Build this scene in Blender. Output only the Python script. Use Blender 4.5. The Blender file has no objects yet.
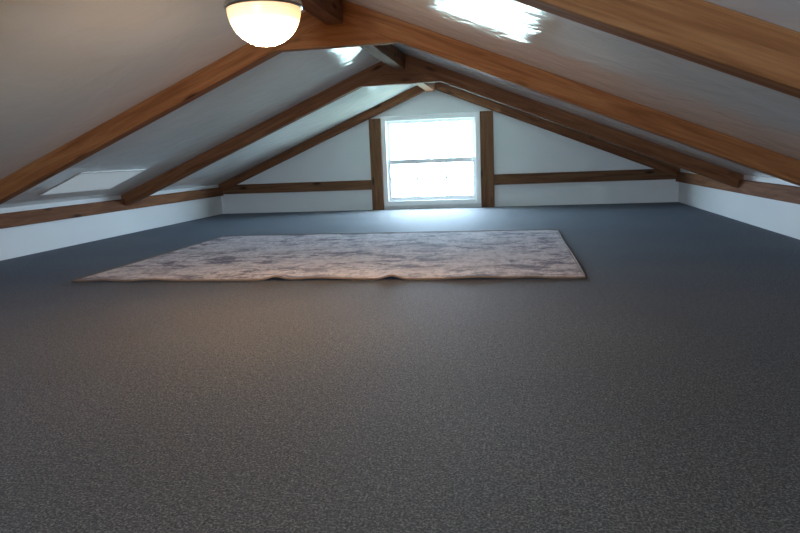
import bpy, bmesh, math, random
from mathutils import Matrix, Vector
random.seed(3)
sc=bpy.context.scene
try: sc.view_settings.view_transform='Standard'
except Exception as e: print(e)

# ------------------------------------------------ dimensions (metres)
XL,XR,XC=-3.515,1.70,-0.925
YF,YB=-2.2,7.466
ZE,ZR=0.355,1.43
PL=0.22
def zc(x):
    return ZR-(ZR-ZE)*(abs(x-XC)/((XC-XL) if x<XC else (XR-XC)))

# ------------------------------------------------ node helpers
def newmat(name):
    m=bpy.data.materials.new(name); m.use_nodes=True
    nt=m.node_tree; b=nt.nodes['Principled BSDF']
    return m,nt,b
def ramp(nt,fac,stops):
    r=nt.nodes.new('ShaderNodeValToRGB'); e=r.color_ramp.elements
    while len(e)<len(stops): e.new(0.5)
    for i,(p,c) in enumerate(stops):
        e[i].position=p; e[i].color=(*c,1)
    nt.links.new(fac,r.inputs[0]); return r
def mixc(nt,fac,a,b,mode='MIX'):
    m=nt.nodes.new('ShaderNodeMix'); m.data_type='RGBA'; m.blend_type=mode
    for s,v in ((m.inputs[0],fac),(m.inputs[6],a),(m.inputs[7],b)):
        if hasattr(v,'links') or hasattr(v,'is_linked'): nt.links.new(v,s)
        else: s.default_value=v if isinstance(v,(int,float)) else (*v,1)
    return m.outputs[2]
def coords(nt,scale=(1,1,1),which='Object'):
    tc=nt.nodes.new('ShaderNodeTexCoord'); mp=nt.nodes.new('ShaderNodeMapping')
    mp.inputs['Scale'].default_value=scale
    nt.links.new(tc.outputs[which],mp.inputs[0]); return mp
def noise(nt,vec,s,d=4,r=.5,dist=0):
    n=nt.nodes.new('ShaderNodeTexNoise'); n.inputs['Scale'].default_value=s
    n.inputs['Detail'].default_value=d; n.inputs['Roughness'].default_value=r
    n.inputs['Distortion'].default_value=dist
    nt.links.new(vec,n.inputs['Vector']); return n.outputs[0]
def bump(nt,b,h,st,dist):
    bp=nt.nodes.new('ShaderNodeBump'); bp.inputs['Strength'].default_value=st
    bp.inputs['Distance'].default_value=dist
    nt.links.new(h,bp.inputs['Height']); nt.links.new(bp.outputs[0],b.inputs['Normal'])

def wood(name,dark,mid,light,rough=.75):
    m,nt,b=newmat(name)
    mp=coords(nt,(.8,12,12)); oi=nt.nodes.new('ShaderNodeObjectInfo')
    add=nt.nodes.new('ShaderNodeVectorMath'); add.operation='ADD'
    mul=nt.nodes.new('ShaderNodeMath'); mul.operation='MULTIPLY'; mul.inputs[1].default_value=50
    nt.links.new(oi.outputs['Random'],mul.inputs[0])
    nt.links.new(mp.outputs[0],add.inputs[0]); nt.links.new(mul.outputs[0],add.inputs[1])
    g=noise(nt,add.outputs[0],2.6,5,.55,1.0)
    r=ramp(nt,g,[(.34,dark),(.5,mid),(.66,light)])
    mpf=coords(nt,(3,90,90)); gf=noise(nt,mpf.outputs[0],2,4,.6,.3)
    rf=ramp(nt,gf,[(.35,(.88,.88,.88)),(.6,(1.05,1.05,1.05))])
    x=mixc(nt,1.0,r.outputs[0],rf.outputs[0],'MULTIPLY')
    mp2=coords(nt,(3.2,11,11)); add2=nt.nodes.new('ShaderNodeVectorMath'); add2.operation='ADD'
    nt.links.new(mp2.outputs[0],add2.inputs[0]); nt.links.new(mul.outputs[0],add2.inputs[1])
    v=nt.nodes.new('ShaderNodeTexVoronoi'); v.inputs['Scale'].default_value=.85
    nt.links.new(add2.outputs[0],v.inputs['Vector'])
    kr=ramp(nt,v.outputs['Distance'],[(.07,(1,1,1)),(.19,(0,0,0))])
    c=mixc(nt,kr.outputs[0],x,tuple(q*.35 for q in dark))
    nt.links.new(c,b.inputs['Base Color'])
    b.inputs['Roughness'].default_value=rough
    b.inputs['Specular IOR Level'].default_value=.15
    bump(nt,b,g,.1,.003)
    return m
WOOD=wood('stained_pine',(.195,.068,.022),(.265,.101,.035),(.32,.135,.051))
WOODM=wood('stained_pine_shaded',(.14,.052,.022),(.195,.079,.034),(.24,.105,.048))  # darker pine, the shade of the backlit far trusses is in its colour
WOODB=wood('stained_pine_plate',(.11,.047,.022),(.16,.074,.035),(.20,.10,.048))

def paint(name,col,rough,bs,bd,sp=.5,scale=3):
    m,nt,b=newmat(name)
    mp=coords(nt); n1=noise(nt,mp.outputs[0],1.2,3)
    r=ramp(nt,n1,[(.3,tuple(c*.93 for c in col)),(.7,col)])
    nt.links.new(r.outputs[0],b.inputs['Base Color'])
    b.inputs['Roughness'].default_value=rough
    b.inputs['Specular IOR Level'].default_value=sp
    n2=noise(nt,mp.outputs[0],scale,3,.5,.6); bump(nt,b,n2,bs,bd)
    return m
WALL=paint('painted_wall',(.76,.76,.75),.55,.1,.005)
CEIL=paint('gloss_ceiling_panel',(.89,.88,.86),.07,.22,.02,.32,6)
WHITE=paint('white_vinyl',(.90,.90,.89),.35,.02,.001)

def carpet():
    m,nt,b=newmat('carpet_charcoal'); mp=coords(nt)
    f=noise(nt,mp.outputs[0],200,3,.75); c2=noise(nt,mp.outputs[0],60,4,.7); l=noise(nt,mp.outputs[0],1.3,3)
    a=ramp(nt,f,[(.38,(.031,.029,.026)),(.51,(.088,.081,.073)),(.64,(.24,.222,.20))])
    d=ramp(nt,c2,[(.35,(.66,.66,.66)),(.65,(1.22,1.22,1.22))])
    e=ramp(nt,l,[(.35,(.9,.9,.9)),(.65,(1.08,1.08,1.08))])
    x=mixc(nt,1.0,a.outputs[0],d.outputs[0],'MULTIPLY'); x=mixc(nt,1.0,x,e.outputs[0],'MULTIPLY')
    nt.links.new(x,b.inputs['Base Color']); b.inputs['Roughness'].default_value=.75
    b.inputs['Specular IOR Level'].default_value=.3
    b.inputs['Sheen Weight'].default_value=.12; b.inputs['Sheen Roughness'].default_value=.25
    b.inputs['Sheen Tint'].default_value=(.32,.6,1,1)  # blue of the sky reflected at grazing angles, put into the sheen colour
    bump(nt,b,f,.6,.005); return m
CARPET=carpet()

def rugmat():
    m,nt,b=newmat('distressed_rug'); mp=coords(nt)
    mpx=coords(nt,(1,1.7,1)); mpy=coords(nt,(2.6,1,1)); mpz=coords(nt,(2,9,1))
    n1=noise(nt,mpx.outputs[0],4.2,10,.82,.1); n2=noise(nt,mpy.outputs[0],8,8,.80,.1)
    n3=noise(nt,mp.outputs[0],60,3,.6); n4=noise(nt,mp.outputs[0],2.2,4,.6); n5=noise(nt,mpz.outputs[0],5,6,.75)
    base=ramp(nt,n3,[(.3,(.58,.53,.555)),(.7,(.82,.765,.79))])
    k1=ramp(nt,n1,[(.485,(0,0,0)),(.53,(1,1,1))]); k2=ramp(nt,n2,[(.51,(0,0,0)),(.55,(1,1,1))])
    k4=ramp(nt,n4,[(.40,(.12,.12,.12)),(.54,(1,1,1))]); k5=ramp(nt,n5,[(.52,(0,0,0)),(.58,(.45,.45,.45))])
    a=mixc(nt,1.0,k1.outputs[0],k4.outputs[0],'MULTIPLY')
    bq=mixc(nt,1.0,k2.outputs[0],(.5,.5,.5),'MULTIPLY')
    x=mixc(nt,k5.outputs[0],base.outputs[0],(.39,.345,.41))
    x=mixc(nt,bq,x,(.28,.25,.33))
    x=mixc(nt,mixc(nt,1.0,a,(.82,.82,.82),'MULTIPLY'),x,(.10,.085,.135))
    nt.links.new(x,b.inputs['Base Color']); b.inputs['Roughness'].default_value=.9
    b.inputs['Specular IOR Level'].default_value=.2
    bump(nt,b,n3,.3,.002); return m
RUG=rugmat()
def flat(name,col,rough=.6,metal=0,em=None,es=0):
    m,nt,b=newmat(name)
    mp=coords(nt); n=noise(nt,mp.outputs[0],30,2)
    r=ramp(nt,n,[(.3,tuple(c*.92 for c in col)),(.7,col)]); nt.links.new(r.outputs[0],b.inputs['Base Color'])
    b.inputs['Roughness'].default_value=rough; b.inputs['Metallic'].default_value=metal
    if em: b.inputs['Emission Color'].default_value=(*em,1); b.inputs['Emission Strength'].default_value=es
    return m
BIND=flat('rug_binding',(.20,.13,.09),.8)
NICKEL=flat('brushed_nickel',(.55,.52,.48),.3,1)
GRND=flat('outdoor_ground',(.35,.4,.3),.9)
PANELGLOW=flat('polycarbonate_glow',(.8,.83,.85),.35,0,(.8,.92,1),.2)  # weak emission stands in for daylight coming through the panel
def globemat():
    m,nt,b=newmat('alabaster_glass'); tc=nt.nodes.new('ShaderNodeTexCoord'); sp=nt.nodes.new('ShaderNodeSeparateXYZ')
    nt.links.new(tc.outputs['Object'],sp.inputs[0])
    mr=nt.nodes.new('ShaderNodeMapRange'); mr.inputs[1].default_value=-.12; mr.inputs[2].default_value=-.26
    nt.links.new(sp.outputs[2],mr.inputs[0])
    col=ramp(nt,mr.outputs[0],[(0,(1,.50,.20)),(.35,(1,.60,.28)),(1,(1,.66,.36))])
    st=ramp(nt,mr.outputs[0],[(0,(.006,.006,.006)),(.35,(.012,.012,.012)),(.55,(.06,.06,.06)),(.9,(1,1,1))])
    mul=nt.nodes.new('ShaderNodeMath'); mul.operation='MULTIPLY'; mul.inputs[1].default_value=155
    nt.links.new(st.outputs[0],mul.inputs[0])
    nt.links.new(col.outputs[0],b.inputs['Emission Color']); nt.links.new(mul.outputs[0],b.inputs['Emission Strength'])
    b.inputs['Base Color'].default_value=(.85,.78,.66,1); b.inputs['Roughness'].default_value=.3
    return m
GLOBE=globemat()

# ------------------------------------------------ mesh helpers
def obj(name,verts,faces,mat,parent=None,M=None,bev=0):
    me=bpy.data.meshes.new(name)
    if M is not None:
        Mi=M.inverted(); verts=[Mi@Vector(v) for v in verts]
    me.from_pydata([tuple(v) for v in verts],[],faces)
    bm=bmesh.new(); bm.from_mesh(me); bmesh.ops.recalc_face_normals(bm,faces=bm.faces); bm.to_mesh(me); bm.free()
    o=bpy.data.objects.new(name,me); sc.collection.objects.link(o)
    if M is not None: o.matrix_world=M
    if isinstance(mat,(list,tuple)):
        for q in mat: me.materials.append(q)
    else: me.materials.append(mat)
    if parent: o.parent=parent
    if bev:
        b=o.modifiers.new('bev','BEVEL'); b.width=bev; b.segments=2
    return o
BF=[(0,1,2,3),(4,7,6,5),(0,4,5,1),(1,5,6,2),(2,6,7,3),(3,7,4,0)]
def boxv(x0,x1,y0,y1,z0,z1):
    return [(x0,y0,z0),(x1,y0,z0),(x1,y1,z0),(x0,y1,z0),(x0,y0,z1),(x1,y0,z1),(x1,y1,z1),(x0,y1,z1)]
def boxes(name,L,mat,parent=None,bev=0,M=None):
    V=[];F=[]
    for bx in L:
        k=len(V); V+=boxv(*bx); F+=[tuple(i+k for i in f) for f in BF]
    return obj(name,V,F,mat,parent,M,bev)
def prism(name,poly,y0,y1,mat,parent=None,bev=0,M=None):
    n=len(poly); V=[(x,y0,z) for x,z in poly]+[(x,y1,z) for x,z in poly]
    F=[tuple(range(n)),tuple(range(2*n-1,n-1,-1))]+[(i,(i+1)%n,n+(i+1)%n,n+i) for i in range(n)]
    return obj(name,V,F,mat,parent,M,bev)
def empty(name,loc=(0,0,0)):
    e=bpy.data.objects.new(name,None); sc.collection.objects.link(e); return e

# ------------------------------------------------ room shell
T=.12
boxes('floor',[(XL-T,XR+T,YF-T,YB+T,-.1,0)],CARPET)
boxes('wall_left',[(XL-T,XL,YF,YB,0,ZE+.0)],WALL)
boxes('wall_right',[(XR,XR+T,YF,YB,0,ZE+.0)],WALL)
t=.1
prism('ceiling',[(XL-T,ZE),(XL,ZE),(XC,ZR),(XR,ZE),(XR+T,ZE),(XR+T,ZE+t),(XC,ZR+t),(XL-T,ZE+t)],YF-T,YB+T,CEIL)
WX0,WX1,WZ0,WZ1=-1.512,-.397,.04,1.05
def gable(name,y0,y1,x0,x1,z0,z1):
    V=[];F=[]
    def add(poly):
        n=len(poly);k=len(V)
        V.extend([(x,y0,z) for x,z in poly]+[(x,y1,z) for x,z in poly])
        F.append(tuple(k+i for i in range(n))); F.append(tuple(k+i for i in range(2*n-1,n-1,-1)))
        F.extend([(k+i,k+(i+1)%n,k+n+(i+1)%n,k+n+i) for i in range(n)])
    add([(XL,0),(x0,0),(x0,zc(x0)),(XL,ZE)])
    add([(x1,0),(XR,0),(XR,ZE),(x1,zc(x1))])
    add([(x0,0),(x1,0),(x1,z0),(x0,z0)])
    add([(x0,z1),(x1,z1),(x1,zc(x1)),(XC,ZR),(x0,zc(x0))])
    return obj(name,V,F,WALL)
gable('wall_back',YB,YB+T,WX0,WX1,WZ0,WZ1)
FX0,FX1=-1.5,-.45
gable('wall_front',YF-T,YF,FX0,FX1,WZ0,WZ1)

# flush panel on the left roof slope (frame + leaf), daylight imitated by emission
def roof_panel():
    e=empty('glow_roof_panel')
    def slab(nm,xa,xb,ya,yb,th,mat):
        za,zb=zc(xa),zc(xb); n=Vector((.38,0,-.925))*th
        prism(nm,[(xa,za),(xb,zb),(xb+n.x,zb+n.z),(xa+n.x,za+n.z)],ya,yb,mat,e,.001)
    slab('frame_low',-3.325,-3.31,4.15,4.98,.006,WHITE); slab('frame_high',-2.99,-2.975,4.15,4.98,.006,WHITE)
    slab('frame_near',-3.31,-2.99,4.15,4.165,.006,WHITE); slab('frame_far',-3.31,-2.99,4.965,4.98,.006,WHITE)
    slab('leaf',-3.31,-2.99,4.165,4.965,.005,PANELGLOW)
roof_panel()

# ------------------------------------------------ windows
def glassmat():
    m=bpy.data.materials.new('window_glass'); m.use_nodes=True; nt=m.node_tree
    nt.nodes.clear(); o=nt.nodes.new('ShaderNodeOutputMaterial'); mx=nt.nodes.new('ShaderNodeMixShader')
    t=nt.nodes.new('ShaderNodeBsdfTransparent'); g=nt.nodes.new('ShaderNodeBsdfGlossy'); g.inputs['Roughness'].default_value=.02
    mx.inputs[0].default_value=.05
    nt.links.new(t.outputs[0],mx.inputs[1]); nt.links.new(g.outputs[0],mx.inputs[2]); nt.links.new(mx.outputs[0],o.inputs[0]); return m
GLASS=glassmat()
def window(name,x0,x1,z0,z1,yi,d):
    """yi: interior wall face; d: +1 outward is +Y, -1 outward -Y"""
    e=empty(name)
    def B(nm,L,mat,bev=.003):
        LL=[]
        for a in L:
            ya,yb=yi+d*a[2],yi+d*a[3]; LL.append((a[0],a[1],min(ya,yb),max(ya,yb),a[4],a[5]))
        return boxes(nm,LL,mat,e,bev)
    f=.055
    B('frame',[(x0,x0+f,-.015,.11,z0,z1),(x1-f,x1,-.015,.11,z0,z1),(x0+f,x1-f,-.015,.11,z1-f,z1),(x0+f,x1-f,-.02,.11,z0,z0+f)],WHITE)
    zm=z0+(z1-z0)*.49; s=.035; a,b=x0+f,x1-f
    B('sash_lower',[(a,a+s,.02,.05,z0+f,zm+.03),(b-s,b,.02,.05,z0+f,zm+.03),(a+s,b-s,.02,.05,z0+f,z0+f+.045),(a+s,b-s,.02,.05,zm-.025,zm+.03)],WHITE)
    B('sash_upper',[(a,a+s,.055,.085,zm-.025,z1-f),(b-s,b,.055,.085,zm-.025,z1-f),(a+s,b-s,.055,.085,z1-f-s,z1-f),(a+s,b-s,.055,.085,zm-.025,zm+.03)],WHITE)
    w=(b-a)/3; zq=(z0+f+.045+zm-.02)/2+.02
    B('muntins',[(a+w-.009,a+w+.009,.03,.04,z0+f+.045,zm-.025),(a+2*w-.009,a+2*w+.009,.03,.04,z0+f+.045,zm-.025),(a+s,b-s,.03,.04,zq-.007,zq+.007)],WHITE,0)
    B('glass',[(a+s,b-s,.041,.044,z0+f+.045,zm-.025),(a+s,b-s,.069,.072,zm+.03,z1-f-s)],GLASS,0)
    B('sash_lock',[((a+b)/2-.03,(a+b)/2+.03,.005,.02,zm-.008,zm+.012)],NICKEL,.002)
    return e
window('window_1',WX0,WX1,WZ0,WZ1,YB,1)
window('added_fill_window',FX0,FX1,WZ0,WZ1,YF,-1)  # unseen window, added behind the camera to brighten the near floor

# ------------------------------------------------ timber
def axisM(p,ang):
    return Matrix.Translation(Vector(p))@Matrix.Rotation(-ang,4,'Y')
H=.112
def truss(yf,th,collar=True,h=H,WOOD=WOOD):
    e=empty('roof_truss')
    sl=(ZR-ZE)/(XC-XL); sr=(ZR-ZE)/(XR-XC)
    aL=math.atan(sl); aR=-math.atan(sr)
    prism('rafter_left',[(XL,ZE),(XL,ZE-h),(XC,ZR-h),(XC,ZR)],yf,yf+th,WOOD,e,.004,axisM((XL,yf,ZE-h/2),aL))
    prism('rafter_right',[(XC,ZR),(XC,ZR-h),(XR,ZE-h),(XR,ZE)],yf,yf+th,WOOD,e,.004,axisM((XC,yf,ZR-h/2),aR))
    if collar:
        zb=1.18; c=(ZR-h-zb)
        prism('collar_tie',[(XC-c/sl,zb),(XC+c/sr,zb),(XC+.02,ZR-h-.005),(XC-.02,ZR-h-.005)],yf-.002,yf+th*.7,WOOD,e,.003,axisM((XC,yf,zb),0))
    return e
for yf in (3.47,1.52,-.43): truss(yf,.09)
truss(5.42,.09,WOOD=WOODM)
truss(YB-.05,.05,False,.10,WOODM)
boxes('trim_ridge_beam',[(XC-.045,XC+.045,YF,YB-.05,1.29,ZR-.03)],WOODM,None,.004,Matrix.Translation((XC,0,1.34))@Matrix.Rotation(math.pi/2,4,'Z'))
Rz=Matrix.Rotation(math.pi/2,4,'Z')
boxes('trim_plate_left',[(XL,XL+.035,YF,YB,PL,.32)],WOODM,None,.003,Matrix.Translation((XL,0,.27))@Rz)
boxes('trim_plate_right',[(XR-.035,XR,YF,YB,PL,.32)],WOODM,None,.003,Matrix.Translation((XR,0,.27))@Rz)
boxes('trim_rail_back_left',[(XL+.035,-1.645,YB-.035,YB,.235,.345)],WOODB,None,.003,Matrix.Translation((-2.5,YB,.29)))
boxes('trim_rail_back_right',[(-.25,XR-.035,YB-.035,YB,.245,.36)],WOODB,None,.003,Matrix.Translation((1,YB,.29)))
Rv=Matrix.Rotation(math.pi/2,4,'Y')
boxes('trim_post_left',[(-1.645,WX0-.002,YB-.045,YB,0,zc(-1.645)-.10)],WOODB,None,.003,Matrix.Translation((-1.6,YB,.5))@Rv)
boxes('trim_post_right',[(WX1+.002,-.25,YB-.045,YB,0,zc(-.25)-.10)],WOODB,None,.003,Matrix.Translation((-.3,YB,.5))@Rv)

# ------------------------------------------------ rug
def rug():
    e=empty('area_rug')
    x0,x1,y0,y1=-2.375,.305,3.125,5.06; nx,ny=180,60; V=[];F=[]
    def z(x,y):
        d=(y-y0); s=math.exp(-d/.22)
        r=0
        for c,w,a in ((-1.22,.05,.017),(-.62,.045,.018),(-1.0,.12,.008),(-.2,.12,.007),(.05,.07,.006),(-1.9,.1,.007),(-2.2,.05,.005)):
            r+=a*math.exp(-((x-c)/w)**2)
        return .007+r*s+.0015*(1+math.sin(x*9+y*3))*.5
    for j in range(ny+1):
        for i in range(nx+1):
            x=x0+(x1-x0)*i/nx; y=y0+(y1-y0)*j/ny
            xx=x+.008*math.sin(y*2.3); yy=y+.006*math.sin(x*5)*(1-j/ny)
            V.append((xx,yy,z(x,y)))
    for j in range(ny):
        for i in range(nx):
            a=j*(nx+1)+i; F.append((a,a+1,a+nx+2,a+nx+1))
    o=obj('pile',V,F,[RUG,BIND],e)
    for p in o.data.polygons: p.use_smooth=True
    s=o.modifiers.new('s','SOLIDIFY'); s.thickness=.006; s.offset=-1
    path=[V[i] for i in range(nx+1)]+[V[j*(nx+1)+nx] for j in range(1,ny+1)]+[V[ny*(nx+1)+i] for i in range(nx-1,-1,-1)]+[V[j*(nx+1)] for j in range(ny-1,0,-1)]
    cu=bpy.data.curves.new('binding','CURVE'); cu.dimensions='3D'; sp=cu.splines.new('POLY'); sp.points.add(len(path)-1)
    for q,v in zip(sp.points,path): q.co=(v[0],v[1],v[2]-.001,1)
    sp.use_cyclic_u=True; cu.bevel_depth=.005; cu.bevel_resolution=2; cu.materials.append(BIND)
    c=bpy.data.objects.new('binding',cu); sc.collection.objects.link(c); c.parent=e
rug()

# ------------------------------------------------ ceiling lamps (flush mount)
def lathe(name,prof,loc,mat,parent,seg=64):
    V=[];F=[]
    for r,z in prof:
        for k in range(seg):
            a=2*math.pi*k/seg; V.append((r*math.cos(a),r*math.sin(a),z))
    for i in range(len(prof)-1):
        for k in range(seg):
            a=i*seg+k;b=i*seg+(k+1)%seg; F.append((a,b,b+seg,a+seg))
    V=[(v[0]+loc[0],v[1]+loc[1],v[2]+loc[2]) for v in V]
    o=obj(name,V,F,mat,parent,Matrix.Translation(loc))
    for p in o.data.polygons:p.use_smooth=True
    return o
def lamp(y):
    L=empty('ceiling_lamp'); lc=(XC,y,1.29)
    lathe('mounting_pan',[(.0005,0),(.09,0),(.105,-.012),(.112,-.03),(.114,-.085),(.130,-.095),(.142,-.105),(.146,-.118),(.143,-.128),(.13,-.130)],lc,NICKEL,L)
    R=.137
    lathe('glass_bowl',[(R*math.cos(t),-.125-.135*math.sin(t)) for t in [i*math.pi/2/20 for i in range(20)]]+[(.0005,-.26)],lc,GLOBE,L)
lamp(2.46); lamp(-1.2)  # the second is unseen, added behind the camera to light the near beams

# ------------------------------------------------ outdoors
boxes('ground_outside',[(-60,60,YB+1,120,-3.1,-3)],GRND)
w=bpy.data.worlds.new('sky'); sc.world=w; w.use_nodes=True; nt=w.node_tree
bg=nt.nodes['Background']; bg.inputs[0].default_value=(.56,.78,1,1); bg.inputs[1].default_value=58
def portal(y,rx,x0,x1):
    l=bpy.data.lights.new('window_portal','AREA'); l.shape='RECTANGLE'; l.size=x1-x0; l.size_y=1.0
    l.cycles.is_portal=True
    o=bpy.data.objects.new('window_portal',l); sc.collection.objects.link(o)
    o.location=((x0+x1)/2,y,.545); o.rotation_euler=(rx,0,0)
portal(YB+T+.01,-math.pi/2,WX0,WX1); portal(YF-T-.01,math.pi/2,FX0,FX1)

# ------------------------------------------------ camera
yaw,pit,rol,f=.18,.1659,.0404,657.1
fw=Vector((-math.sin(yaw)*math.cos(pit),math.cos(yaw)*math.cos(pit),-math.sin(pit)))
r=Vector((math.cos(yaw),math.sin(yaw),0)); u=r.cross(fw)
c,s=math.cos(rol),math.sin(rol); rr=c*r-s*u; uu=s*r+c*u
cd=bpy.data.cameras.new('camera'); cd.sensor_width=36; cd.lens=f/800*36; cd.clip_start=.02
co=bpy.data.objects.new('camera',cd); sc.collection.objects.link(co)
M=Matrix((( rr.x,uu.x,-fw.x,0),(rr.y,uu.y,-fw.y,0),(rr.z,uu.z,-fw.z,.6),(0,0,0,1)))
co.matrix_world=M; sc.camera=co
